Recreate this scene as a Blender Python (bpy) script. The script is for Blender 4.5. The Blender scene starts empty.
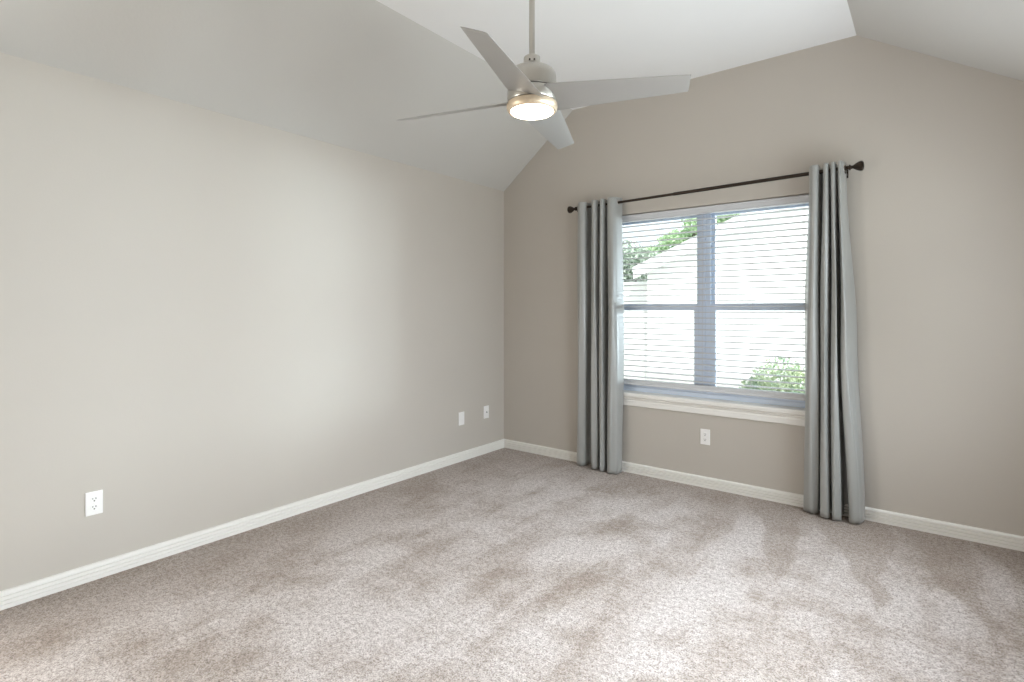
import bpy, bmesh, math, random
from mathutils import Vector, Matrix

random.seed(7)
S = bpy.context.scene
COL = S.collection

# ------------------------------------------------------------------ camera
PXF = 540.0                                   # focal length in pixels at 1024 wide
YAW = math.radians(37.8)
CAM = (3.221, -4.028, 1.313)
cam_data = bpy.data.cameras.new('camera')
cam_data.sensor_fit = 'HORIZONTAL'
cam_data.sensor_width = 36.0
cam_data.lens = PXF / 1024.0 * 36.0
cam_data.shift_y = -(341 - 309.5) / 1024.0
cam_data.clip_start = 0.05
cam = bpy.data.objects.new('camera', cam_data)
cam.location = CAM
cam.rotation_euler = (math.pi / 2, 0, YAW)
COL.objects.link(cam)
S.camera = cam

# ------------------------------------------------------------------ view
S.view_settings.view_transform = 'Standard'
S.view_settings.look = 'None'
S.view_settings.exposure = 0.25
S.view_settings.gamma = 1.0
S.view_settings.use_curve_mapping = False

# ------------------------------------------------------------------ sky and sun
world = bpy.data.worlds.new('sky')
S.world = world
world.use_nodes = True
wn = world.node_tree.nodes
bg = wn['Background']
bg.inputs['Color'].default_value = (0.86, 0.94, 1.0, 1)
bg.inputs['Strength'].default_value = 1.65

sun_d = bpy.data.lights.new('sun', 'SUN')
sun_d.energy = 4.2
sun_d.angle = math.radians(1.0)
sun_d.color = (1.0, 0.96, 0.9)
sun = bpy.data.objects.new('sun', sun_d)
sun.rotation_euler = Vector((-0.55, 0.75, -1.25)).to_track_quat('-Z', 'Y').to_euler()
sun.location = (6, -12, 14)
COL.objects.link(sun)

def portal(name, loc, rot, sx, sz):
    d = bpy.data.lights.new(name, 'AREA')
    d.shape = 'RECTANGLE'
    d.size = sx
    d.size_y = sz
    d.cycles.is_portal = True
    o = bpy.data.objects.new(name, d)
    o.location = loc
    o.rotation_euler = rot
    COL.objects.link(o)
    return o

# openings: the visible window in wall_front, and two windows added for fill in wall_right outside the view
WX0, WX1, WZ0, WZ1 = 1.08, 2.66, 0.605, 2.085
ADDED_WINDOWS = ((-2.70, -1.70), (-1.55, -0.35))
RZ0, RZ1, RXL = 0.60, 2.10, 3.81
DY0, DY1, DZ1 = -5.05, -4.05, 2.10        # doorway added for fill in wall_left, outside the view
BACK = -5.7

def fill_light(name, loc, target, sx, sy, watts, spread=70, color=(0.88, 0.95, 1.0)):
    """broad daylight lamp added out of view, standing in for bright sky"""
    d = bpy.data.lights.new(name, 'AREA')
    d.shape = 'RECTANGLE'
    d.size, d.size_y = sx, sy
    d.energy = watts
    d.color = color
    d.spread = math.radians(spread)
    o = bpy.data.objects.new(name, d)
    o.location = loc
    o.rotation_euler = (Vector(target) - Vector(loc)).to_track_quat('-Z', 'Y').to_euler()
    COL.objects.link(o)
fill_light('fill_side', (5.8, 2.9, 1.36), (1.87, 0, 1.36), 4.0, 0.9, 760, 150, (0.80, 0.92, 1.0))          # added fill lamp outside, right of the seen window
fill_light('fill_right_level', (RXL, -2.20, 1.35), (0, -2.20, 1.35), 0.85, 1.4, 12, 120)   # added fill lamps in the rear side window
fill_light('fill_right_down', (RXL, -2.20, 1.35), (2.2, -2.6, 0), 0.85, 1.4, 25, 120)
fill_light('fill_front_level', (RXL, -0.95, 1.35), (0, -0.95, 1.35), 1.1, 1.4, 10, 180)     # added fill lamps in the front side window
fill_light('fill_front_up', (RXL, -0.95, 1.35), (2.5, -1.4, 3.0), 1.1, 1.2, 12, 120)
fill_light('fill_front_down', (RXL, -0.95, 1.35), (2.6, -1.4, 0), 1.1, 1.2, 11, 120)
fill_light('fill_doorway', (-0.02, -4.55, 1.1), (3, -4.45, 1.1), 0.95, 2.0, 49, 180, (1.0, 0.96, 0.9))  # warm fill lamp added in the unseen doorway

S.cycles.max_bounces = 16
S.cycles.diffuse_bounces = 10
S.cycles.glossy_bounces = 4
S.cycles.transparent_max_bounces = 16
S.cycles.sample_clamp_indirect = 6.0
S.cycles.caustics_reflective = False
S.cycles.caustics_refractive = False

# ------------------------------------------------------------------ materials
def mat(name, color, rough=0.5, metal=0.0, spec=None, emit=None):
    m = bpy.data.materials.new(name)
    m.use_nodes = True
    b = m.node_tree.nodes['Principled BSDF']
    b.inputs['Base Color'].default_value = (*color, 1)
    b.inputs['Roughness'].default_value = rough
    b.inputs['Metallic'].default_value = metal
    if spec is not None:
        b.inputs['Specular IOR Level'].default_value = spec
    if emit:
        b.inputs['Emission Color'].default_value = (*emit[0], 1)
        b.inputs['Emission Strength'].default_value = emit[1]
    return m

def nd(m, typ, **kw):
    n = m.node_tree.nodes.new(typ)
    for k, v in kw.items():
        setattr(n, k, v)
    return n

def bump(m, height_socket, strength, dist):
    nt = m.node_tree
    bp = nt.nodes.new('ShaderNodeBump')
    bp.inputs['Strength'].default_value = strength
    bp.inputs['Distance'].default_value = dist
    nt.links.new(height_socket, bp.inputs['Height'])
    nt.links.new(bp.outputs['Normal'], nt.nodes['Principled BSDF'].inputs['Normal'])

def paint(name, color, rough=0.6, scale=90, strength=0.12, var=0.02):
    m = mat(name, color, rough, spec=0.3)
    nt = m.node_tree
    tc = nd(m, 'ShaderNodeTexCoord')
    nz = nd(m, 'ShaderNodeTexNoise')
    nz.inputs['Scale'].default_value = scale
    nz.inputs['Detail'].default_value = 3
    nt.links.new(tc.outputs['Object'], nz.inputs['Vector'])
    bump(m, nz.outputs['Fac'], strength, 0.002)
    n2 = nd(m, 'ShaderNodeTexNoise')
    n2.inputs['Scale'].default_value = 3
    nt.links.new(tc.outputs['Object'], n2.inputs['Vector'])
    mx = nd(m, 'ShaderNodeMix', data_type='RGBA')
    mx.inputs[6].default_value = (*[c * (1 - var) for c in color], 1)
    mx.inputs[7].default_value = (*[min(1, c * (1 + var)) for c in color], 1)
    nt.links.new(n2.outputs['Fac'], mx.inputs[0])
    nt.links.new(mx.outputs[2], nt.nodes['Principled BSDF'].inputs['Base Color'])
    return m

M = {}
M['wall'] = paint('greige wall paint', (0.51, 0.474, 0.428))
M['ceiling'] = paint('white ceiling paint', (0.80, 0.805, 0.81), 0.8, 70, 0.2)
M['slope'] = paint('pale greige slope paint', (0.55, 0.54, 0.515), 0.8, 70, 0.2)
M['trim'] = mat('white trim paint', (0.80, 0.785, 0.75), 0.35)
M['vinyl'] = mat('skylight tinted white vinyl', (0.70, 0.78, 0.90), 0.35)  # blue of the skylight put into the white vinyl's colour
M['blind'] = mat('white faux wood slat', (0.62, 0.635, 0.66), 0.4)
M['cord'] = mat('white blind cord', (0.62, 0.62, 0.63), 0.8)
M['plate'] = mat('white outlet plastic', (0.86, 0.85, 0.84), 0.3)
M['slot'] = mat('dark outlet slot', (0.12, 0.12, 0.11), 0.6)
M['bronze'] = mat('dark oil rubbed bronze', (0.035, 0.025, 0.018), 0.28, 0.7)
M['nickel'] = mat('brushed satin nickel', (0.50, 0.48, 0.44), 0.32, 0.9)
M['darkgap'] = mat('dark shadow gap metal', (0.05, 0.04, 0.03), 0.6, 0.5)
M['blade'] = mat('satin silver fan blade', (0.40, 0.395, 0.385), 0.36, 0.3)
M['glow_tinted'] = mat('warm champagne metal ring', (0.72, 0.60, 0.45), 0.38, 0.55)  # warm lamp glow on the ring put into its metal colour
M['lamp'] = mat('lit opal lamp glass', (0.9, 0.88, 0.84), 0.4, emit=((1.0, 0.86, 0.70), 9.0))
M['brass_screw'] = mat('dull steel screw', (0.45, 0.45, 0.44), 0.4, 0.8)

def fabric():
    m = mat('silver grey sateen curtain', (0.33, 0.337, 0.328), 0.30, spec=1.0)
    nt = m.node_tree
    b = nt.nodes['Principled BSDF']
    b.inputs['Sheen Weight'].default_value = 0.25
    b.inputs['Sheen Roughness'].default_value = 0.4
    tc = nd(m, 'ShaderNodeTexCoord')
    mp = nd(m, 'ShaderNodeMapping')
    mp.inputs['Scale'].default_value = (260, 260, 30)
    nz = nd(m, 'ShaderNodeTexNoise')
    nz.inputs['Scale'].default_value = 1.0
    nz.inputs['Detail'].default_value = 2
    nt.links.new(tc.outputs['Object'], mp.inputs['Vector'])
    nt.links.new(mp.outputs['Vector'], nz.inputs['Vector'])
    bump(m, nz.outputs['Fac'], 0.15, 0.0008)
    return m
M['curtain'] = fabric()

def glass():
    m = bpy.data.materials.new('clear window glass')
    m.use_nodes = True
    nt = m.node_tree
    for n in list(nt.nodes):
        if n.type == 'BSDF_PRINCIPLED':
            nt.nodes.remove(n)
    out = [n for n in nt.nodes if n.type == 'OUTPUT_MATERIAL'][0]
    tr = nt.nodes.new('ShaderNodeBsdfTransparent')
    tr.inputs['Color'].default_value = (0.93, 0.95, 0.95, 1)
    gl = nt.nodes.new('ShaderNodeBsdfGlossy')
    gl.inputs['Roughness'].default_value = 0.02
    fr = nt.nodes.new('ShaderNodeFresnel')
    fr.inputs['IOR'].default_value = 1.3
    mx = nt.nodes.new('ShaderNodeMixShader')
    nt.links.new(fr.outputs[0], mx.inputs[0])
    nt.links.new(tr.outputs[0], mx.inputs[1])
    nt.links.new(gl.outputs[0], mx.inputs[2])
    nt.links.new(mx.outputs[0], out.inputs['Surface'])
    return m
M['glass'] = glass()

def carpet():
    m = mat('beige cut pile carpet', (0.5, 0.42, 0.37), 0.95, spec=0.1)
    nt = m.node_tree
    L = nt.links.new
    b = nt.nodes['Principled BSDF']
    b.inputs['Sheen Weight'].default_value = 0.2
    tc = nd(m, 'ShaderNodeTexCoord')
    # tufts: fine two-scale speckle
    def noise(scale, detail=2, vec=None, rough=0.5, dist=0.0):
        n = nd(m, 'ShaderNodeTexNoise')
        n.inputs['Scale'].default_value = scale
        n.inputs['Detail'].default_value = detail
        n.inputs['Roughness'].default_value = rough
        n.inputs['Distortion'].default_value = dist
        L(vec or tc.outputs['Object'], n.inputs['Vector'])
        return n.outputs['Fac']
    def ramp(sock, p0, p1, c0=(0, 0, 0, 1), c1=(1, 1, 1, 1)):
        r = nd(m, 'ShaderNodeValToRGB')
        r.color_ramp.elements[0].position = p0
        r.color_ramp.elements[1].position = p1
        r.color_ramp.elements[0].color = c0
        r.color_ramp.elements[1].color = c1
        L(sock, r.inputs[0])
        return r.outputs[0]
    def mixc(f, a, bb, blend='MIX'):
        x = nd(m, 'ShaderNodeMix', data_type='RGBA', blend_type=blend)
        if isinstance(f, float):
            x.inputs[0].default_value = f
        else:
            L(f, x.inputs[0])
        for i, v in ((6, a), (7, bb)):
            if isinstance(v, tuple):
                x.inputs[i].default_value = v
            else:
                L(v, x.inputs[i])
        return x.outputs[2]
    tuft = noise(150, 4, rough=0.7, dist=0.3)
    speck = ramp(mixc(0.35, tuft, noise(48, 3, rough=0.7)), 0.40, 0.57)
    base_l = mixc(speck, (0.27, 0.22, 0.195, 1), (0.77, 0.71, 0.685, 1))
    base_d = mixc(speck, (0.16, 0.117, 0.09, 1), (0.45, 0.372, 0.318, 1))
    # nap lying in different directions: brushed patches and vacuum strokes
    patch = ramp(noise(2.4, 7, rough=0.72, dist=0.15), 0.37, 0.57)
    mp = nd(m, 'ShaderNodeMapping')
    mp.inputs['Rotation'].default_value = (0, 0, math.radians(-14))
    mp.inputs['Scale'].default_value = (5.2, 1.0, 1)
    L(tc.outputs['Object'], mp.inputs['Vector'])
    stroke = ramp(noise(1.0, 1.5, vec=mp.outputs['Vector'], dist=0.25), 0.46, 0.52)
    mp2 = nd(m, 'ShaderNodeMapping')
    mp2.inputs['Rotation'].default_value = (0, 0, math.radians(58))
    mp2.inputs['Scale'].default_value = (3.0, 1.5, 1)
    L(tc.outputs['Object'], mp2.inputs['Vector'])
    stroke2 = ramp(noise(1.0, 2, vec=mp2.outputs['Vector'], dist=0.2), 0.40, 0.56)
    nap = ramp(mixc(0.58, mixc(0.45, stroke2, stroke), patch), 0.10, 0.85)
    # darker border along the two walls: unvacuumed nap plus wall shade painted in
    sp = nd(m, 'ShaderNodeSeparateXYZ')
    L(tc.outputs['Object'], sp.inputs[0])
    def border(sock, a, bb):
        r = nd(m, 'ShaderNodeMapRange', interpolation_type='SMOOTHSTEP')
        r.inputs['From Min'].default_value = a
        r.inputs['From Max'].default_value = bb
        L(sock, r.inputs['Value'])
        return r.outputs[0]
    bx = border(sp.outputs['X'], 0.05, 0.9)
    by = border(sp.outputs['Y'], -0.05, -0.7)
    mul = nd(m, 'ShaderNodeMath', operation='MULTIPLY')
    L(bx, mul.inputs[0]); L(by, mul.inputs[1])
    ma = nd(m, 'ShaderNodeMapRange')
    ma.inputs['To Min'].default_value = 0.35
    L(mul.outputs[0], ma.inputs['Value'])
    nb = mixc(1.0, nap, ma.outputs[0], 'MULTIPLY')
    # wedge shaped vacuum strokes drawn back from the window wall
    def math_(op, a, bb=None):
        n = nd(m, 'ShaderNodeMath', operation=op)
        for i, v in enumerate((a, bb)):
            if v is None:
                continue
            if isinstance(v, (int, float)):
                n.inputs[i].default_value = v
            else:
                L(v, n.inputs[i])
        return n.outputs[0]
    wob = math_('MULTIPLY', math_('SUBTRACT', noise(1.6, 2), 0.5), 0.9)
    xs = math_('ADD', math_('MULTIPLY', math_('ADD', sp.outputs['X'], math_('MULTIPLY', sp.outputs['Y'], 0.22)), 2.5), wob)
    tri = math_('MULTIPLY', math_('ABSOLUTE', math_('SUBTRACT', math_('FRACT', xs), 0.5)), 2.0)
    dd = math_('DIVIDE', math_('MULTIPLY', sp.outputs['Y'], -1.0), 1.25)
    wedge = nd(m, 'ShaderNodeMapRange', interpolation_type='SMOOTHSTEP')
    wedge.inputs['From Min'].default_value = -0.06
    wedge.inputs['From Max'].default_value = 0.10
    L(math_('SUBTRACT', tri, dd), wedge.inputs['Value'])
    keep = math_('SUBTRACT', 1.0, math_('MULTIPLY', math_('MULTIPLY', wedge.outputs[0], border(sp.outputs['X'], 1.7, 2.5)), 0.62))
    nb = mixc(1.0, nb, keep, 'MULTIPLY')
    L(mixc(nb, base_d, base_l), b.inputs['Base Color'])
    # pile relief
    add = nd(m, 'ShaderNodeMath', operation='ADD')
    L(tuft, add.inputs[0])
    L(noise(260, 2), add.inputs[1])
    bump(m, add.outputs[0], 0.7, 0.008)
    return m
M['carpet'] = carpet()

# ------------------------------------------------------------------ mesh helpers
def link(name, bm, material, parent=None, smooth=False):
    me = bpy.data.meshes.new(name)
    bmesh.ops.recalc_face_normals(bm, faces=bm.faces[:])
    bm.to_mesh(me)
    bm.free()
    if smooth:
        for p in me.polygons:
            p.use_smooth = True
    me.materials.append(material)
    o = bpy.data.objects.new(name, me)
    COL.objects.link(o)
    if parent:
        o.parent = parent
    return o

def smooth_by_angle(o, deg=35):
    me = o.data
    for p in me.polygons:
        p.use_smooth = True
    bm = bmesh.new()
    bm.from_mesh(me)
    for e in bm.edges:
        if len(e.link_faces) == 2 and e.calc_face_angle(0) > math.radians(deg):
            e.smooth = False
    bm.to_mesh(me)
    bm.free()
    return o

def box(bm, x0, x1, y0, y1, z0, z1, bev=0.0, seg=2):
    t = bmesh.new()
    bmesh.ops.create_cube(t, size=1.0)
    for v in t.verts:
        v.co = Vector(((x0 + x1) / 2 + v.co.x * (x1 - x0), (y0 + y1) / 2 + v.co.y * (y1 - y0), (z0 + z1) / 2 + v.co.z * (z1 - z0)))
    if bev > 0:
        bmesh.ops.bevel(t, geom=t.edges[:], offset=bev, segments=seg, affect='EDGES', profile=0.5)
    merge(bm, t)

def merge(bm, t, mtx=None):
    mp = {}
    for v in t.verts:
        mp[v] = bm.verts.new(mtx @ v.co if mtx else v.co)
    for f in t.faces:
        try:
            bm.faces.new([mp[v] for v in f.verts])
        except ValueError:
            pass
    t.free()

def prism_xz(bm, pts, y0, y1):
    a = [bm.verts.new((x, y0, z)) for x, z in pts]
    b = [bm.verts.new((x, y1, z)) for x, z in pts]
    n = len(pts)
    bm.faces.new(a)
    bm.faces.new(b[::-1])
    for i in range(n):
        bm.faces.new((a[i], b[i], b[(i + 1) % n], a[(i + 1) % n]))

def sweep(bm, prof, p0, p1, side, up=Vector((0, 0, 1))):
    """extrude a closed (outward, up) profile from p0 to p1; side = outward unit vector"""
    p0, p1, side = Vector(p0), Vector(p1), Vector(side)
    a = [bm.verts.new(p0 + side * u + up * w) for u, w in prof]
    b = [bm.verts.new(p1 + side * u + up * w) for u, w in prof]
    n = len(prof)
    bm.faces.new(a)
    bm.faces.new(b[::-1])
    for i in range(n):
        bm.faces.new((a[i], b[i], b[(i + 1) % n], a[(i + 1) % n]))

def lathe(bm, prof, seg=48, mtx=None, facet=None):
    """prof: (r, z) rows, r = 0 closes"""
    rows = []
    for r, z in prof:
        if r < 1e-6:
            v = Vector((0, 0, z))
            rows.append([bm.verts.new(mtx @ v if mtx else v)])
        else:
            row = []
            for k in range(seg):
                a = 2 * math.pi * k / seg
                rr = r * (1 + (facet * (1 if k % 2 else -1) if facet else 0))
                v = Vector((rr * math.cos(a), rr * math.sin(a), z))
                row.append(bm.verts.new(mtx @ v if mtx else v))
            rows.append(row)
    for A, B in zip(rows, rows[1:]):
        for k in range(seg):
            k2 = (k + 1) % seg
            if len(A) == 1 and len(B) == 1:
                continue
            if len(A) == 1:
                bm.faces.new((A[0], B[k], B[k2]))
            elif len(B) == 1:
                bm.faces.new((A[k], B[0], A[k2]))
            else:
                bm.faces.new((A[k], B[k], B[k2], A[k2]))
    return rows

def frame_to(p, d):
    d = Vector(d).normalized()
    return Matrix.Translation(Vector(p)) @ d.to_track_quat('Z', 'Y').to_matrix().to_4x4()

def tube(bm, p0, p1, r, seg=20):
    p0, p1 = Vector(p0), Vector(p1)
    h = (p1 - p0).length
    lathe(bm, [(0, 0), (r, 0), (r, h), (0, h)], seg, frame_to(p0, p1 - p0))

def torus(bm, c, axis, R, r, segR=28, segr=10):
    mtx = frame_to(c, axis)
    rows = []
    for i in range(segR):
        a = 2 * math.pi * i / segR
        rows.append([bm.verts.new(mtx @ Vector(((R + r * math.cos(q)) * math.cos(a), (R + r * math.cos(q)) * math.sin(a), r * math.sin(q))))
                     for q in [2 * math.pi * j / segr for j in range(segr)]])
    for i in range(segR):
        A, B = rows[i], rows[(i + 1) % segR]
        for j in range(segr):
            bm.faces.new((A[j], B[j], B[(j + 1) % segr], A[(j + 1) % segr]))

def tag(o, label, cat=None, group=None, kind=None):
    o['label'] = label
    if cat:
        o['category'] = cat
    if group:
        o['group'] = group
    if kind:
        o['kind'] = kind
    return o

def empty(name, loc, rotz=0):
    o = bpy.data.objects.new(name, None)
    o.empty_display_size = 0.1
    o.location = loc
    o.rotation_euler = (0, 0, rotz)
    COL.objects.link(o)
    return o

# ------------------------------------------------------------------ room shell
RX, EAVE, TOP = 3.80, 2.44, 3.044
CX0, CX1 = 0.767, 2.85
TH = 0.16
GABLE = [(0, 0), (RX, 0), (RX, EAVE), (CX1, TOP), (CX0, TOP), (0, EAVE)]

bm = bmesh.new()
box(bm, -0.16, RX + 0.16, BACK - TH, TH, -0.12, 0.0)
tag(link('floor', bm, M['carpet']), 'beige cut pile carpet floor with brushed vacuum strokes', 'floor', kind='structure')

bm = bmesh.new()
prism_xz(bm, [(0, 0), (WX0, 0), (WX0, TOP), (CX0, TOP), (0, EAVE)], 0, TH)
prism_xz(bm, [(WX0, 0), (WX1, 0), (WX1, WZ0), (WX0, WZ0)], 0, TH)
prism_xz(bm, [(WX0, WZ1), (WX1, WZ1), (WX1, TOP), (WX0, TOP)], 0, TH)
prism_xz(bm, [(WX1, 0), (RX, 0), (RX, EAVE), (CX1, TOP), (WX1, TOP)], 0, TH)
tag(link('wall_front', bm, M['wall']), 'greige gable wall around the window and curtains', 'wall', kind='structure')

bm = bmesh.new()
box(bm, -0.16, 0.0, BACK - TH, DY0, 0, EAVE)
box(bm, -0.16, 0.0, DY1, TH, 0, EAVE)
box(bm, -0.16, 0.0, DY0, DY1, DZ1, EAVE)
tag(link('wall_left', bm, M['wall']), 'long plain greige wall left of the window', 'wall', kind='structure')
bm = bmesh.new()
yy = [BACK - TH] + [v for w in ADDED_WINDOWS for v in w] + [TH]
for i in range(0, len(yy), 2):
    box(bm, RX, RX + 0.16, yy[i], yy[i + 1], 0, EAVE)
for a, b in ADDED_WINDOWS:
    box(bm, RX, RX + 0.16, a, b, 0, RZ0)
    box(bm, RX, RX + 0.16, a, b, RZ1, EAVE)
tag(link('wall_right', bm, M['wall']), 'greige side wall beyond the right edge of the view', 'wall', kind='structure')
bm = bmesh.new()
prism_xz(bm, GABLE, BACK - TH, BACK)
tag(link('wall_back', bm, M['wall']), 'plain greige gable wall behind the viewer', 'wall', kind='structure')

bm = bmesh.new()
prism_xz(bm, [(CX0, TOP), (CX1, TOP), (CX1 + 0.05, TOP + 0.14), (CX0 - 0.05, TOP + 0.14)], BACK - TH, TH)
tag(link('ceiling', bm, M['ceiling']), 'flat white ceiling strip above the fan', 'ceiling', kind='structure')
bm = bmesh.new()
prism_xz(bm, [(0, EAVE), (CX0, TOP), (CX0 - 0.05, TOP + 0.14), (-0.16, EAVE + 0.02), (-0.16, EAVE)], BACK - TH, TH)
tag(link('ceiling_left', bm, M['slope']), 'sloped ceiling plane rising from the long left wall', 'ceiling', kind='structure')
bm = bmesh.new()
prism_xz(bm, [(CX1, TOP), (RX, EAVE), (RX + 0.16, EAVE), (RX + 0.16, EAVE + 0.02), (CX1 + 0.05, TOP + 0.14)], BACK - TH, TH)
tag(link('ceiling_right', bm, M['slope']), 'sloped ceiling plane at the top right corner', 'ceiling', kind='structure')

# fluted baseboard profile: (out from wall, height)
BB = [(0, 0), (0.016, 0), (0.016, 0.018), (0.009, 0.0195), (0.009, 0.0230), (0.016, 0.0245), (0.016, 0.036),
      (0.009, 0.0375), (0.009, 0.041), (0.016, 0.0425), (0.016, 0.055), (0.009, 0.0565), (0.009, 0.060),
      (0.0155, 0.0615), (0.0145, 0.070), (0.011, 0.076), (0.005, 0.079), (0, 0.079)]
for nm, p0, p1, sd, lb in (
        ('baseboard_front', (0, 0, 0), (RX, 0, 0), (0, -1, 0), 'white fluted baseboard under the window'),
        ('baseboard_left', (0, DY1 + 0.07, 0), (0, 0, 0), (1, 0, 0), 'white fluted baseboard along the long left wall'),
        ('baseboard_right', (RX, BACK, 0), (RX, 0, 0), (-1, 0, 0), 'white fluted baseboard along the unseen right wall')):
    bm = bmesh.new()
    sweep(bm, BB, p0, p1, sd)
    tag(link(nm, bm, M['trim']), lb, 'baseboard', kind='structure')

# ------------------------------------------------------------------ window_1
win = empty('window_1', (1.87, 0.0, WZ0))
tag(win, 'white vinyl twin single hung window with stool and apron', 'window', kind='structure')
def wpart(name, bm, m, parent=None, label=None):
    o = link(name, bm, m, parent or win)
    if (parent or win) is win:
        o.matrix_parent_inverse = Matrix.Translation(-win.location)
    if label:
        o['label'] = label
    return o
ZS = 0.645                                  # top of the stool
ZM = 1.330                                  # meeting rail centre
FY0, FY1 = 0.085, 0.155
bm = bmesh.new()
for x0, x1 in ((WX0, WX0 + 0.04), (WX1 - 0.04, WX1)):
    box(bm, x0, x1, FY0, FY1, ZS, WZ1, 0.003)
box(bm, WX0, WX1, FY0, FY1, WZ1 - 0.04, WZ1, 0.003)
box(bm, WX0, WX1, FY0, FY1, ZS, ZS + 0.035, 0.003)
wpart('window_frame', bm, M['vinyl'])
bm = bmesh.new()
box(bm, 1.825, 1.915, FY0 + 0.004, FY1, ZS + 0.03, WZ1 - 0.03, 0.004)
box(bm, 1.864, 1.876, FY0 - 0.006, FY0 + 0.006, ZS + 0.03, WZ1 - 0.03, 0.002)
wpart('mullion', bm, M['vinyl'])
for x0, x1 in ((WX0 + 0.04, 1.825), (1.915, WX1 - 0.04)):
    # upper (outer) and lower (inner) sash, each a ring of four rails with its pane
    for nm, z0, z1, y0, y1, w in (('upper_sash', ZM - 0.025, WZ1 - 0.04, 0.122, 0.150, 0.024), ('lower_sash', ZS + 0.035, ZM + 0.028, 0.090, 0.120, 0.036)):
        bm = bmesh.new()
        box(bm, x0, x0 + w, y0, y1, z0, z1, 0.002)
        box(bm, x1 - w, x1, y0, y1, z0, z1, 0.002)
        tw = 0.05 if nm == 'lower_sash' else w
        bw = 0.05 if nm == 'upper_sash' else 0.045
        box(bm, x0 + w, x1 - w, y0, y1, z1 - tw, z1, 0.002)
        box(bm, x0 + w, x1 - w, y0, y1, z0, z0 + bw, 0.002)
        s = wpart(nm, bm, M['vinyl'])
        bm = bmesh.new()
        box(bm, x0 + w - 0.004, x1 - w + 0.004, (y0 + y1) / 2 - 0.002, (y0 + y1) / 2 + 0.002, z0 + bw - 0.004, z1 - tw + 0.004)
        p = wpart('pane', bm, M['glass'], s)
bm = bmesh.new()
box(bm, WX0, WX1, -0.005, FY0 + 0.01, ZS - 0.038, ZS, 0.0)
box(bm, WX0 - 0.06, WX1 + 0.06, -0.032, 0.0, ZS - 0.036, ZS, 0.008, 3)
wpart('window_stool', bm, M['trim'])
bm = bmesh.new()
sweep(bm, [(0, 0), (0.010, 0), (0.014, 0.006), (0.014, 0.040), (0.010, 0.046), (0.010, 0.052), (0.016, 0.058), (0.016, 0.071), (0, 0.071)],
      (WX0 - 0.04, 0, 0.537), (WX1 + 0.04, 0, 0.537), (0, -1, 0))
wpart('apron', bm, M['trim'])

# cased doorway added in the left wall for fill light, outside the view
bm = bmesh.new()
box(bm, 0.0, 0.018, DY0 - 0.07, DY0, 0, DZ1 + 0.07)
box(bm, 0.0, 0.018, DY1, DY1 + 0.07, 0, DZ1 + 0.07)
box(bm, 0.0, 0.018, DY0, DY1, DZ1, DZ1 + 0.07)
tag(link('added_door_1', bm, M['trim']), 'white casing around the doorway added for fill light outside the view', 'door', kind='structure')

# windows added in the right wall for fill light, outside the view
for i, (RY0, RY1) in enumerate(ADDED_WINDOWS):
    w2 = empty('window_%d' % (i + 2), (RX, (RY0 + RY1) / 2, RZ0))
    tag(w2, ('rear', 'front')[i] + ' side window added for fill light in the right wall outside the view', 'window', kind='structure')
    bm = bmesh.new()
    x0, x1 = RX + 0.07, RX + 0.14
    box(bm, x0, x1, RY0, RY0 + 0.05, RZ0, RZ1)
    box(bm, x0, x1, RY1 - 0.05, RY1, RZ0, RZ1)
    box(bm, x0, x1, RY0 + 0.05, RY1 - 0.05, RZ0, RZ0 + 0.05)
    box(bm, x0, x1, RY0 + 0.05, RY1 - 0.05, RZ1 - 0.05, RZ1)
    o = link('window_frame', bm, M['vinyl'], w2)
    o.matrix_parent_inverse = Matrix.Translation(-w2.location)
    bm = bmesh.new()
    box(bm, RX + 0.103, RX + 0.107, RY0 + 0.04, RY1 - 0.04, RZ0 + 0.04, RZ1 - 0.04)
    o = link('pane', bm, M['glass'], w2)
    o.matrix_parent_inverse = Matrix.Translation(-w2.location)

# ------------------------------------------------------------------ window blind
blind = empty('window_blind', (1.87, 0.045, 2.08))
tag(blind, 'white horizontal slat blind hanging open inside the window recess', 'blind')
def bpart(name, bm, m, label=None):
    o = link(name, bm, m, blind)
    o.matrix_parent_inverse = Matrix.Translation(-blind.location)
    if label:
        o['label'] = label
    return o
SX0, SX1 = WX0 + 0.008, WX1 - 0.008
bm = bmesh.new()
sweep(bm, [(0, 0), (0.013, 0), (0.015, 0.003), (0.015, 0.008), (0.009, 0.011), (0.007, 0.044), (0.010, 0.049), (0.008, 0.054), (0, 0.054)],
      (SX0, 0.030, 2.026), (SX1, 0.030, 2.026), (0, -1, 0))
bpart('valance', bm, M['blind'])
bm = bmesh.new()
box(bm, SX0 + 0.005, SX1 - 0.005, 0.031, 0.084, 2.030, 2.083, 0.003)
bpart('headrail', bm, M['blind'])
def slat_bm(z):
    bm = bmesh.new()
    n = 6
    prof = []
    for i in range(n + 1):
        u = -0.025 + 0.05 * i / n
        prof.append((u, 0.0022 * (1 - (u / 0.025) ** 2)))
    prof = prof + [(u, w - 0.0050) for u, w in prof[::-1]]
    sweep(bm, prof, (SX0, 0.058, z), (SX1, 0.058, z), (0, -1, 0))
    return bm
PITCH = 0.0437
NS = 29
Z0S = 1.993
first = bpart('slat', slat_bm(Z0S), M['blind'])
for k in range(1, NS):
    c = first.copy()
    c.location.z = first.location.z - PITCH * k
    COL.objects.link(c)
    c.parent = blind
    c.matrix_parent_inverse = first.matrix_parent_inverse
zb = Z0S - PITCH * (NS - 1)
for k in range(4):                           # spare slats stacked on the bottom rail
    c = first.copy()
    c.location.z = first.location.z - (Z0S - (0.7265 + 0.0056 * k))
    COL.objects.link(c)
    c.parent = blind
    c.matrix_parent_inverse = first.matrix_parent_inverse
bm = bmesh.new()
box(bm, SX0, SX1, 0.032, 0.084, 0.700, 0.7215, 0.005, 3)
bpart('bottom_rail', bm, M['blind'])
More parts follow.
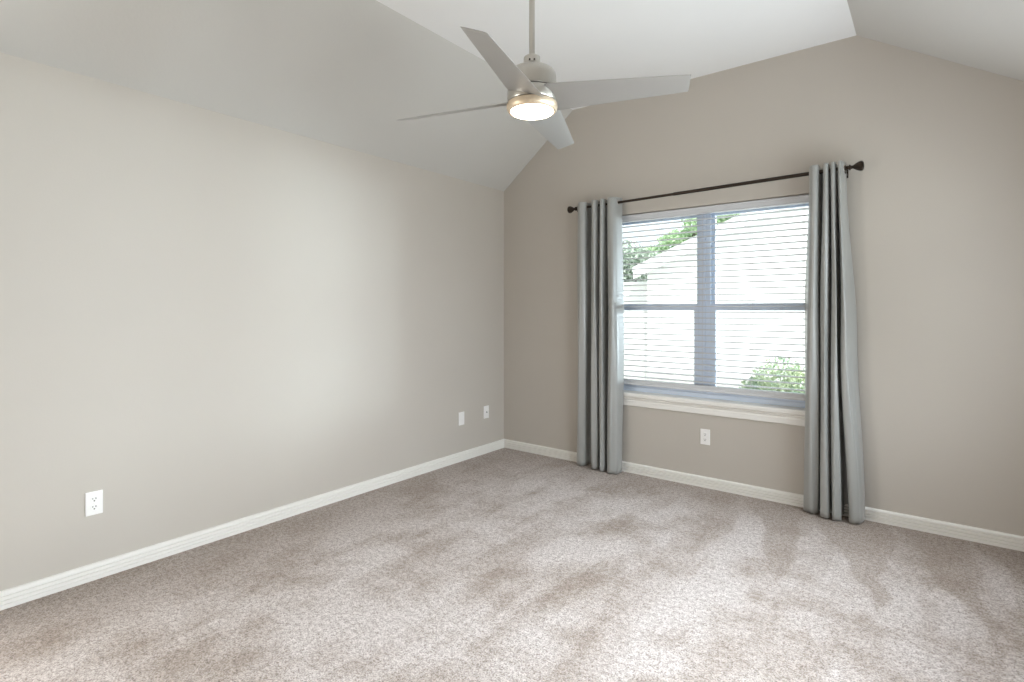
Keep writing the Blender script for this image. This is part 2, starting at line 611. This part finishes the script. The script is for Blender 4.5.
for x in (1.20, 1.535, 1.872, 2.21, 2.545):
    bm = bmesh.new()
    for y in (0.0315, 0.0845):
        tube(bm, (x, y, 0.71), (x, y, 2.032), 0.0011, 6)
    for k in range(NS):
        z = Z0S - PITCH * k - 0.003
        tube(bm, (x, 0.0315, z), (x, 0.0845, z), 0.0007, 5)
    bpart('ladder_cord', bm, M['cord'])

# ------------------------------------------------------------------ curtain rod
ROD_Y = -0.095
def rod_z(x):
    return 2.163 + (x - 0.86) * 0.0160
rod = empty('curtain_rod', (1.84, ROD_Y, rod_z(1.84)))
tag(rod, 'dark bronze curtain rod with ribbed bell finials over the window', 'curtain rod')
def rpart(name, bm, m=None, parent=None):
    o = link(name, bm, m or M['bronze'], parent or rod)
    if not parent:
        o.matrix_parent_inverse = Matrix.Translation(-rod.location)
    smooth_by_angle(o)
    return o
def RP(x, dy=0, dz=0):
    return Vector((x, ROD_Y + dy, rod_z(x) + dz))
bm = bmesh.new()
tube(bm, RP(0.852), RP(1.75), 0.0100)
rpart('rod', bm)
bm = bmesh.new()
tube(bm, RP(1.70), RP(2.822), 0.0122)
rpart('rod', bm)
FIN = [(0, 0), (0.012, 0), (0.0165, 0.003), (0.0165, 0.009), (0.011, 0.012), (0.009, 0.019), (0.012, 0.026), (0.019, 0.036),
       (0.026, 0.050), (0.0295, 0.062), (0.0285, 0.071), (0.022, 0.078), (0.010, 0.081), (0, 0.0815)]
for x, d in ((2.818, 1), (0.858, -1)):
    bm = bmesh.new()
    lathe(bm, FIN, 24, frame_to(RP(x), (d, 0, 0.016 * d)), facet=0.045)
    rpart('finial', bm)
for x in (0.872, 2.795):
    bm = bmesh.new()
    zz = rod_z(x)
    box(bm, x - 0.012, x + 0.012, -0.007, 0.0, zz - 0.045, zz + 0.030, 0.003)
    box(bm, x - 0.006, x + 0.006, ROD_Y, -0.003, zz - 0.030, zz - 0.018, 0.002)
    lathe(bm, [(0.0130, -0.008), (0.0175, -0.008), (0.0175, 0.008), (0.0130, 0.008), (0.0130, -0.008)], 24, frame_to(RP(x), (1, 0, 0.016)))
    br = rpart('bracket', bm)
    bm = bmesh.new()
    lathe(bm, [(0, 0), (0.003, 0), (0.003, 0.003), (0.006, 0.004), (0.006, 0.010), (0, 0.011)], 14, frame_to((x, ROD_Y, zz - 0.0155), (0, 0, -1)))
    rpart('thumb_screw', bm, None, br)
    bpy.context.view_layer.update()

# ------------------------------------------------------------------ curtains
def catmull(pts, n):
    """sample a Catmull-Rom curve through pts with n steps per span"""
    P = [pts[0]] + list(pts) + [pts[-1]]
    out = []
    for i in range(1, len(P) - 2):
        p0, p1, p2, p3 = P[i - 1], P[i], P[i + 1], P[i + 2]
        for k in range(n):
            t = k / n
            out.append(0.5 * ((2 * p1) + (-p0 + p2) * t + (2 * p0 - 5 * p1 + 4 * p2 - p3) * t * t + (-p0 + 3 * p1 - 3 * p2 + p3) * t ** 3))
    out.append(P[-2])
    return out

def curtain(name, label, keys, seed):
    """keys: list of (z fraction from top, [(x, y) control points in plan])"""
    rnd = random.Random(seed)
    zt0, zb0 = 2.200, 0.008
    xs = [p[0] for p in keys[0][1]]
    cx = sum(xs) / len(xs)
    root = empty(name, (cx, ROD_Y, 0.0))
    tag(root, label, 'curtain', 'pair of silver grey grommet curtains')
    rows_t = [i / 16 * 0.062 for i in range(16)] + [0.062 + (1 - 0.062) * i / 70 for i in range(71)]
    NSP = 6
    ncp = len(keys[0][1])
    ph = [rnd.uniform(0, 6.28) for _ in range(ncp)]
    def plan(t):
        for (ta, A), (tb, B) in zip(keys, keys[1:]):
            if ta <= t <= tb:
                u = (t - ta) / (tb - ta)
                u = u * u * (3 - 2 * u)
                cp = [Vector(a).lerp(Vector(b), u) for a, b in zip(A, B)]
                break
        for i, c in enumerate(cp):
            w = min(1, t * 3) * 0.006
            c.x += w * math.sin(ph[i] + 5.0 * t + i)
            c.y += w * 0.8 * math.sin(ph[i] * 2 + 6.0 * t)
        return catmull(cp, NSP)
    bm = bmesh.new()
    grid = []
    for t in rows_t:
        pts = plan(t)
        row = []
        for j, p in enumerate(pts):
            top = rod_z(p.x) + 0.038
            z = top + (zb0 - top) * t
            if t > 0.93:                      # the hem dips where the cloth comes forward
                z += (t - 0.93) / 0.07 * 0.004 * (0.5 + 0.5 * math.sin(j * 0.5))
            row.append(bm.verts.new((p.x, p.y, z)))
        grid.append(row)
    kill = []
    for A, B in zip(grid, grid[1:]):
        for j in range(len(A) - 1):
            f = bm.faces.new((A[j], A[j + 1], B[j + 1], B[j]))
            c = f.calc_center_median()
            if math.hypot(c.y - ROD_Y, c.z - rod_z(c.x)) < 0.019:
                kill.append(f)
    bmesh.ops.delete(bm, geom=kill, context='FACES_ONLY')
    o = link('drape', bm, M['curtain'], root, smooth=True)
    o.matrix_parent_inverse = Matrix.Translation(-root.location)
    sd = o.modifiers.new('cloth thickness', 'SOLIDIFY')
    sd.thickness = 0.0025
    sd.offset = 0
    # grommets where the cloth crosses the rod
    pts = plan(0.0172)
    for a, b in zip(pts, pts[1:]):
        if (a.y - ROD_Y) * (b.y - ROD_Y) < 0:
            u = (ROD_Y - a.y) / (b.y - a.y)
            c = a.lerp(b, u)
            d = (b - a)
            nrm = Vector((-d.y, d.x, 0)).normalized()
            bm = bmesh.new()
            torus(bm, (c.x, ROD_Y, rod_z(c.x)), nrm, 0.0205, 0.0036)
            g = link('grommet', bm, M['nickel'], root, smooth=True)
            g.matrix_parent_inverse = Matrix.Translation(-root.location)
            g['label'] = 'metal grommet ring around the rod'
    return root

def folds(start, end, lobes, yv):
    """plan outline through deep omega shaped folds; lobes: (centre x, front y, half width)"""
    pts = [start]
    for i, (xc, yc, hw) in enumerate(lobes):
        if i == 0:
            pts += [(start[0] * 0.5 + (xc - hw) * 0.5, yc * 0.5 + start[1] * 0.5)]
        pts += [(xc - hw, yc + 0.022), (xc - 0.3 * hw, yc), (xc + 0.45 * hw, yc + 0.002), (xc + hw, yc + 0.024)]
        if i < len(lobes) - 1:
            x2, y2, h2 = lobes[i + 1]
            g0, g1 = xc + hw * 0.85, x2 - h2 * 0.85
            m, w = (g0 + g1) / 2, (g1 - g0) / 2
            pts += [(g0, yv * 0.6 + yc * 0.4), (m - w * 0.6, yv + 0.006), (m + w * 0.6, yv + 0.006), (g1, yv * 0.6 + y2 * 0.4)]
    xc, yc, hw = lobes[-1]
    pts += [((xc + hw) * 0.5 + end[0] * 0.5, yc * 0.5 + end[1] * 0.5), end]
    return pts
curtain('curtain', 'silver grey grommet curtain hanging at the left side of the window', [
    (0.0, folds((0.868, -0.055), (1.258, -0.050), [(0.930, -0.150, 0.036), (1.050, -0.152, 0.024), (1.122, -0.154, 0.018), (1.205, -0.156, 0.034)], -0.030)),
    (0.5, folds((0.858, -0.045), (1.266, -0.045), [(0.920, -0.142, 0.038), (1.048, -0.150, 0.025), (1.120, -0.155, 0.019), (1.212, -0.160, 0.038)], -0.028)),
    (1.0, folds((0.850, -0.030), (1.258, -0.045), [(0.905, -0.115, 0.042), (1.036, -0.130, 0.028), (1.118, -0.152, 0.018), (1.212, -0.156, 0.036)], -0.028)),
], 3)
curtain('curtain', 'silver grey grommet curtain flaring to the floor at the right side of the window', [
    (0.0, folds((2.596, -0.050), (2.800, -0.050), [(2.634, -0.150, 0.024), (2.699, -0.152, 0.014), (2.738, -0.152, 0.013), (2.776, -0.154, 0.012)], -0.030)),
    (0.5, folds((2.566, -0.038), (2.850, -0.034), [(2.622, -0.146, 0.030), (2.693, -0.152, 0.020), (2.746, -0.154, 0.016), (2.798, -0.154, 0.016)], -0.028)),
    (1.0, folds((2.560, -0.030), (2.900, -0.032), [(2.616, -0.120, 0.036), (2.690, -0.158, 0.027), (2.757, -0.165, 0.019), (2.856, -0.152, 0.030)], -0.028)),
], 5)

# ------------------------------------------------------------------ wall plates
def plate(label, loc, rotz, style, w=0.070, h=0.114):
    """faces +Y in its own frame"""
    names = {'duplex': ('wall_outlet', 'outlet'), 'rocker': ('wall_switch_plate', 'wall plate'), 'coax': ('cable_jack_plate', 'wall plate')}
    nm, cat = names[style]
    root = empty(nm, loc, rotz)
    tag(root, label, cat)
    bm = bmesh.new()
    box(bm, -w / 2, w / 2, 0.0, 0.0055, -h / 2, h / 2, 0.0025, 3)
    link('cover_plate', bm, M['plate'], root)
    if style == 'duplex':
        for s in (1, -1):
            bm = bmesh.new()
            t = bmesh.new()
            pts = []
            for k in range(32):
                a = 2 * math.pi * k / 32
                pts.append((max(-0.0135, min(0.0135, 0.0172 * math.cos(a))), 0.0142 * math.sin(a) + s * 0.0195))
            prism_xz(bm, pts, 0.004, 0.0075)
            t.free()
            r = link('receptacle', bm, M['plate'], root)
            for dx, dz, ww, hh in ((-0.0062, 0.0035, 0.0034, 0.008), (0.0062, 0.0035, 0.0034, 0.0066)):
                bm = bmesh.new()
                box(bm, dx - ww / 2, dx + ww / 2, 0.0070, 0.0078, s * 0.0195 + dz - hh / 2, s * 0.0195 + dz + hh / 2)
                link('slot', bm, M['slot'], r)
            bm = bmesh.new()
            tube(bm, (0, 0.0070, s * 0.0195 - 0.0072), (0, 0.0078, s * 0.0195 - 0.0072), 0.0034, 14)
            link('ground_hole', bm, M['slot'], r)
        bm = bmesh.new()
        lathe(bm, [(0, 0), (0.0032, 0), (0.0032, 0.001), (0, 0.0018)], 14, frame_to((0, 0.0055, 0), (0, 1, 0)))
        link('screw', bm, M['plate'], root)
    elif style == 'rocker':
        bm = bmesh.new()
        box(bm, -0.0165, 0.0165, 0.004, 0.0068, -0.0335, 0.0335, 0.001)
        r = link('rocker_frame', bm, M['plate'], root)
        bm = bmesh.new()
        v = [bm.verts.new(c) for c in ((-0.0145, 0.006, -0.031), (0.0145, 0.006, -0.031), (0.0145, 0.006, 0.031), (-0.0145, 0.006, 0.031),
                                       (-0.0145, 0.0095, -0.031), (0.0145, 0.0095, -0.031), (0.0145, 0.0075, 0.0), (-0.0145, 0.0075, 0.0),
                                       (0.0145, 0.0085, 0.031), (-0.0145, 0.0085, 0.031))]
        for q in ((0, 1, 2, 3), (4, 5, 6, 7), (7, 6, 8, 9), (0, 1, 5, 4), (3, 2, 8, 9)):
            bm.faces.new([v[i] for i in q])
        bm.faces.new([v[i] for i in (1, 2, 8, 6, 5)])
        bm.faces.new([v[i] for i in (0, 3, 9, 7, 4)])
        link('rocker', bm, M['plate'], root)
    else:
        bm = bmesh.new()
        lathe(bm, [(0, 0), (0.0075, 0), (0.0075, 0.003), (0.0048, 0.003), (0.0048, 0.011), (0.0022, 0.011), (0, 0.008)], 18, frame_to((0, 0.005, 0), (0, 1, 0)))
        link('jack', bm, M['brass_screw'], root)
    if style != 'duplex':
        for s in (1, -1):
            bm = bmesh.new()
            lathe(bm, [(0, 0), (0.0030, 0), (0.0030, 0.001), (0, 0.0016)], 12, frame_to((0, 0.0055, s * 0.0415), (0, 1, 0)))
            link('screw', bm, M['plate'], root)
    return root

plate('white duplex outlet low on the left wall, nearest the viewer', (0, -3.198, 0.371), -math.pi / 2, 'duplex')
plate('white rocker wall plate on the left wall, left of the cable jack plate', (0, -0.594, 0.367), -math.pi / 2, 'rocker')
plate('white cable jack plate low on the left wall, closest to the corner', (0, -0.264, 0.374), -math.pi / 2, 'coax')
plate('white duplex outlet on the wall below the window apron', (1.904, 0, 0.372), math.pi, 'duplex')

# ------------------------------------------------------------------ ceiling fan
FX, FY = 1.811, -2.064
fan = empty('ceiling_fan', (FX, FY, TOP))
tag(fan, 'brushed nickel ceiling fan with four blades and a glowing round light', 'ceiling fan')
def fpart(name, bm, m, parent=None, deg=35):
    """geometry given relative to the fan axis, z absolute"""
    p = parent or fan
    for v in bm.verts:
        v.co.z -= TOP
    o = link(name, bm, m, p)
    smooth_by_angle(o, deg)
    return o
bm = bmesh.new()
lathe(bm, [(0, TOP), (0.070, TOP), (0.070, TOP - 0.012), (0.058, TOP - 0.045), (0.030, TOP - 0.062), (0.016, TOP - 0.066), (0, TOP - 0.066)], 48)
fpart('canopy', bm, M['nickel'])
bm = bmesh.new()
lathe(bm, [(0, TOP - 0.06), (0.0130, TOP - 0.06), (0.0130, 2.420), (0, 2.420)], 28)
fpart('downrod', bm, M['nickel'])
bm = bmesh.new()
lathe(bm, [(0.0132, 2.444), (0.030, 2.444), (0.036, 2.440), (0.0375, 2.434), (0.0375, 2.409), (0.040, 2.404), (0.040, 2.399), (0, 2.399)], 40)
col = fpart('collar', bm, M['nickel'])
bm = bmesh.new()
vdir = math.atan2(CAM[1] - FY, CAM[0] - FX)
for da in (-0.27, 0.27):
    a = vdir + da
    lathe(bm, [(0, 0), (0.0042, 0), (0.0042, 0.003), (0, 0.0045)], 12, frame_to((0.037 * math.cos(a), 0.037 * math.sin(a), 2.416), (math.cos(a), math.sin(a), 0)))
fpart('collar_screw', bm, M['darkgap'], col)
bm = bmesh.new()
lathe(bm, [(0, 2.403), (0.042, 2.403), (0.050, 2.401), (0.090, 2.381), (0.101, 2.372), (0.1065, 2.360), (0.1085, 2.345), (0.1085, 2.294), (0.106, 2.291), (0, 2.291)], 64)
fpart('motor_cover', bm, M['nickel'])
bm = bmesh.new()
lathe(bm, [(0, 2.293), (0.103, 2.293), (0.103, 2.228), (0, 2.228)], 64)
fpart('motor_core', bm, M['darkgap'])
bm = bmesh.new()
lathe(bm, [(0.103, 2.286), (0.108, 2.286), (0.110, 2.283), (0.110, 2.241), (0.108, 2.237), (0.103, 2.237), (0.103, 2.286)], 64)
fpart('blade_hub', bm, M['nickel'])
bm = bmesh.new()
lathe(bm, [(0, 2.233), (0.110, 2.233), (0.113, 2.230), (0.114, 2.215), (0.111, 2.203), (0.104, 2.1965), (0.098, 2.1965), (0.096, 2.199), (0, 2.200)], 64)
fpart('light_ring', bm, M['glow_tinted'])['label'] = 'champagne ring around the light'
bm = bmesh.new()
lathe(bm, [(0, 2.2005), (0.0955, 2.2005), (0.0955, 2.196), (0.092, 2.193), (0.080, 2.190), (0.055, 2.187), (0.02, 2.1855), (0, 2.1855)], 64)
fpart('light_lens', bm, M['lamp'])

# blades: in the blade frame d = outwards, e = across, twist about d
PHI = math.radians(math.degrees(-0.395) + math.degrees(YAW))
PIT = -0.325
BZ = 2.2505
def blade_bm():
    bm = bmesh.new()
    N = 28
    th = 0.0075
    rows = []
    for i in range(N + 1):
        s = i / N
        # straight edges, tip cut on the slant, root necked into the hub
        rm = 0.085 + (0.678 - 0.085) * s
        rp = 0.085 + (0.659 - 0.085) * s
        wm = -0.084 + 0.084 * max(0, (rm - 0.11)) / (0.678 - 0.11)
        wp = 0.090 + 0.005 * s
        p = PIT
        top, bot = [], []
        K = 10
        for k in range(K + 1):
            u = k / K
            w = wm + (wp - wm) * u
            r = rm + (rp - rm) * u
            t = th * (1 - abs(2 * u - 1) ** 6 * 0.7)
            if i == N:
                t *= 0.6
            lim = 0.0
            y = w * math.cos(p)
            z = BZ + w * math.sin(p)
            top.append(bm.verts.new((r, y, z + t / 2)))
            bot.append(bm.verts.new((r, y, z - t / 2)))
        rows.append(top + bot[::-1])
    for A, B in zip(rows, rows[1:]):
        n = len(A)
        for k in range(n):
            bm.faces.new((A[k], B[k], B[(k + 1) % n], A[(k + 1) % n]))
    bm.faces.new(rows[0])
    bm.faces.new(rows[-1][::-1])
    return bm
b0 = fpart('blade', blade_bm(), M['blade'], None, 40)
b0.rotation_euler = (0, 0, PHI)
for k in range(1, 4):
    c = b0.copy()
    c.rotation_euler = (0, 0, PHI + k * math.pi / 2)
    COL.objects.link(c)
    c.parent = fan

# ------------------------------------------------------------------ outside the window
def ground_mat():
    m = mat('dry pale lawn', (0.35, 0.36, 0.24), 0.95, spec=0.1)
    nt = m.node_tree
    tc = nd(m, 'ShaderNodeTexCoord')
    nz = nd(m, 'ShaderNodeTexNoise')
    nz.inputs['Scale'].default_value = 14
    nz.inputs['Detail'].default_value = 6
    nt.links.new(tc.outputs['Object'], nz.inputs['Vector'])
    r = nd(m, 'ShaderNodeValToRGB')
    r.color_ramp.elements[0].position = 0.35
    r.color_ramp.elements[1].position = 0.65
    r.color_ramp.elements[0].color = (0.32, 0.33, 0.25, 1)
    r.color_ramp.elements[1].color = (0.5, 0.49, 0.42, 1)
    nt.links.new(nz.outputs['Fac'], r.inputs[0])
    nt.links.new(r.outputs[0], nt.nodes['Principled BSDF'].inputs['Base Color'])
    return m
bm = bmesh.new()
v = [bm.verts.new(p) for p in ((-40, -40, -0.20), (40, -40, -0.20), (40, 40, -0.20), (-40, 40, -0.20))]
bm.faces.new(v)
tag(link('ground', bm, ground_mat()), 'pale sunlit yard outside the window', 'ground', kind='structure')

M['siding'] = paint('pale house siding', (0.82, 0.81, 0.80), 0.8, 20, 0.1)
M['fascia'] = mat('white fascia', (0.82, 0.82, 0.82), 0.5)
M['footing'] = mat('grey house footing', (0.52, 0.51, 0.49), 0.9)
M['shingle'] = mat('pale grey roof and soffit', (0.62, 0.62, 0.62), 0.9)
NY = 5.0
nh = empty('neighbour_house', (3.0, NY, -0.20))
tag(nh, 'pale house with white rake board beyond the window blind', 'house')
def hpart(name, bm, m):
    o = link(name, bm, m, nh)
    o.matrix_parent_inverse = Matrix.Translation(-nh.location)
    return o
def rake(x):
    return 2.02 + (x + 0.944) * 0.41
bm = bmesh.new()
prism_xz(bm, [(-0.75, 0.24), (7.0, 0.24), (7.0, rake(3.2) - (7.0 - 3.2) * 0.41 - 0.06), (3.2, rake(3.2) - 0.06), (-0.75, rake(-0.75) - 0.06)], NY, NY + 8)
hpart('wall', bm, M['siding'])
bm = bmesh.new()
box(bm, -0.75, 7.0, NY - 0.02, NY + 8, -0.22, 0.24)
hpart('footing', bm, M['footing'])
bm = bmesh.new()
prism_xz(bm, [(-0.95, rake(-0.95) - 0.16), (3.2, rake(3.2) - 0.16), (3.2, rake(3.2) + 0.02), (-0.95, rake(-0.95) + 0.02)], NY - 0.15, NY - 0.12)
prism_xz(bm, [(7.2, rake(3.2) - 4 * 0.41 - 0.16), (3.2, rake(3.2) - 0.16), (3.2, rake(3.2) + 0.02), (7.2, rake(3.2) - 4 * 0.41 + 0.02)], NY - 0.15, NY - 0.12)
hpart('rake_board', bm, M['fascia'])
bm = bmesh.new()
prism_xz(bm, [(-0.98, rake(-0.98) - 0.02), (3.2, rake(3.2) - 0.02), (3.2, rake(3.2) + 0.06), (-0.98, rake(-0.98) + 0.06)], NY - 0.12, NY + 8)
prism_xz(bm, [(3.2, rake(3.2) - 0.02), (7.2, rake(3.2) - 4 * 0.41 - 0.02), (7.2, rake(3.2) - 4 * 0.41 + 0.06), (3.2, rake(3.2) + 0.06)], NY - 0.12, NY + 8)
hpart('roof', bm, M['shingle'])

def leaf_mat(name, a, b):
    m = mat(name, a, 0.6, spec=0.3)
    nt = m.node_tree
    gi = nd(m, 'ShaderNodeTexCoord')
    nz = nd(m, 'ShaderNodeTexNoise')
    nz.inputs['Scale'].default_value = 6
    nz.inputs['Detail'].default_value = 4
    nt.links.new(gi.outputs['Object'], nz.inputs['Vector'])
    mx = nd(m, 'ShaderNodeMix', data_type='RGBA')
    mx.inputs[6].default_value = (*a, 1)
    mx.inputs[7].default_value = (*b, 1)
    r = nd(m, 'ShaderNodeMapRange')
    r.inputs['From Min'].default_value = 0.35
    r.inputs['From Max'].default_value = 0.65
    nt.links.new(nz.outputs['Fac'], r.inputs['Value'])
    nt.links.new(r.outputs[0], mx.inputs[0])
    nt.links.new(mx.outputs[2], nt.nodes['Principled BSDF'].inputs['Base Color'])
    return m

def foliage(centres, n, size, rnd):
    """small folded leaves scattered through ellipsoids (c, r)"""
    bm = bmesh.new()
    for i in range(n):
        c, r = rnd.choice(centres)
        while True:
            d = Vector((rnd.uniform(-1, 1), rnd.uniform(-1, 1), rnd.uniform(-1, 1)))
            if 0.3 < d.length < 1:
                break
        p = Vector(c) + Vector((d.x * r[0], d.y * r[1], d.z * r[2]))
        n_ = Vector((rnd.uniform(-1, 1), rnd.uniform(-1, 1), rnd.uniform(-0.2, 1))).normalized()
        q = n_.to_track_quat('Z', 'Y').to_matrix() @ Matrix.Rotation(rnd.uniform(0, 6.28), 3, 'Z')
        s = size * rnd.uniform(0.6, 1.3)
        vs = [bm.verts.new(p + q @ Vector(k)) for k in ((0, -s, 0), (s * 0.42, 0, s * 0.16), (0, s, 0), (-s * 0.42, 0, s * 0.16))]
        bm.faces.new((vs[0], vs[1], vs[2]))
        bm.faces.new((vs[0], vs[2], vs[3]))
    return bm

M['bark'] = mat('grey bark', (0.18, 0.15, 0.12), 0.9)
M['leaf'] = leaf_mat('light green leaves', (0.40, 0.58, 0.32), (0.58, 0.72, 0.48))  # tree leaves paled: overexposed haze outside put into their colour
M['leaf_dark'] = leaf_mat('grey green leaves', (0.42, 0.50, 0.41), (0.60, 0.67, 0.58))
M['leaf_shrub'] = leaf_mat('pale yellow green leaves', (0.28, 0.38, 0.27), (0.64, 0.68, 0.46))
rnd = random.Random(11)
def plant(name, label, cat, base, trunk_h, trunk_r, centres, n, size, m, group=None):
    root = empty(name, base)
    tag(root, label, cat, group)
    o = link('foliage', foliage(centres, n, size, rnd), m, root)
    bm = bmesh.new()
    lathe(bm, [(0, 0), (trunk_r * 1.5, 0), (trunk_r, trunk_h * 0.2), (trunk_r * 0.7, trunk_h), (0, trunk_h)], 10)
    for c, r in centres[:6]:
        a, b = Vector((0, 0, trunk_h * 0.55)), Vector(c)
        lathe(bm, [(0, 0), (trunk_r * 0.5, 0), (trunk_r * 0.15, (b - a).length), (0, (b - a).length)], 7, frame_to(a, b - a))
    link('trunk', bm, M['bark'], root)
    return root
plant('shrub', 'pale green leafy shrub just outside the lower right pane', 'shrub', (2.16, 1.25, -0.20), 0.7, 0.02,
      [((0.0, 0, 0.80), (0.26, 0.24, 0.30)), ((-0.20, 0.05, 0.66), (0.20, 0.2, 0.24)), ((0.22, 0, 0.74), (0.26, 0.24, 0.30)), ((0.02, 0, 0.62), (0.34, 0.26, 0.24)), ((0.5, 0, 0.55), (0.25, 0.24, 0.3)), ((0.1, 0, 0.40), (0.42, 0.28, 0.36))],
      12000, 0.020, M['leaf_shrub'])
plant('tree', 'grey green tree left of the pale house beyond the blind', 'tree', (-2.75, 8.0, -0.20), 2.3, 0.09,
      [((0.0, 0, 2.75), (0.7, 0.6, 0.45)), ((0.55, 0, 2.55), (0.6, 0.5, 0.4)), ((-0.6, 0, 2.7), (0.7, 0.6, 0.5)), ((0.1, 0.2, 2.3), (0.8, 0.6, 0.35))],
      3600, 0.07, M['leaf_dark'])
plant('tree', 'light green tree showing above the rake of the pale house', 'tree', (-3.2, 14.5, -0.20), 4.2, 0.12,
      [((-1.6, 0, 3.45), (0.9, 0.7, 0.35)), ((0.4, 0, 4.5), (0.8, 0.9, 0.5)), ((1.2, 0, 4.85), (0.8, 0.9, 0.45)), ((-0.6, 0, 3.9), (0.7, 0.7, 0.4))],
      3600, 0.10, M['leaf'])
gw = empty('garden_wall', (-3.4, 5.3, -0.20))
tag(gw, 'pale garden wall joining the left side of the pale house', 'garden wall')
bm = bmesh.new()
box(bm, -7.0, -0.76, 5.2, 5.4, -0.22, 1.76)
o = link('wall_panel', bm, M['siding'], gw)
o.matrix_parent_inverse = Matrix.Translation(-gw.location)
bm = bmesh.new()
box(bm, -7.0, -0.76, 5.16, 5.44, 1.76, 1.82, 0.01)
o = link('coping', bm, M['fascia'], gw)
o.matrix_parent_inverse = Matrix.Translation(-gw.location)
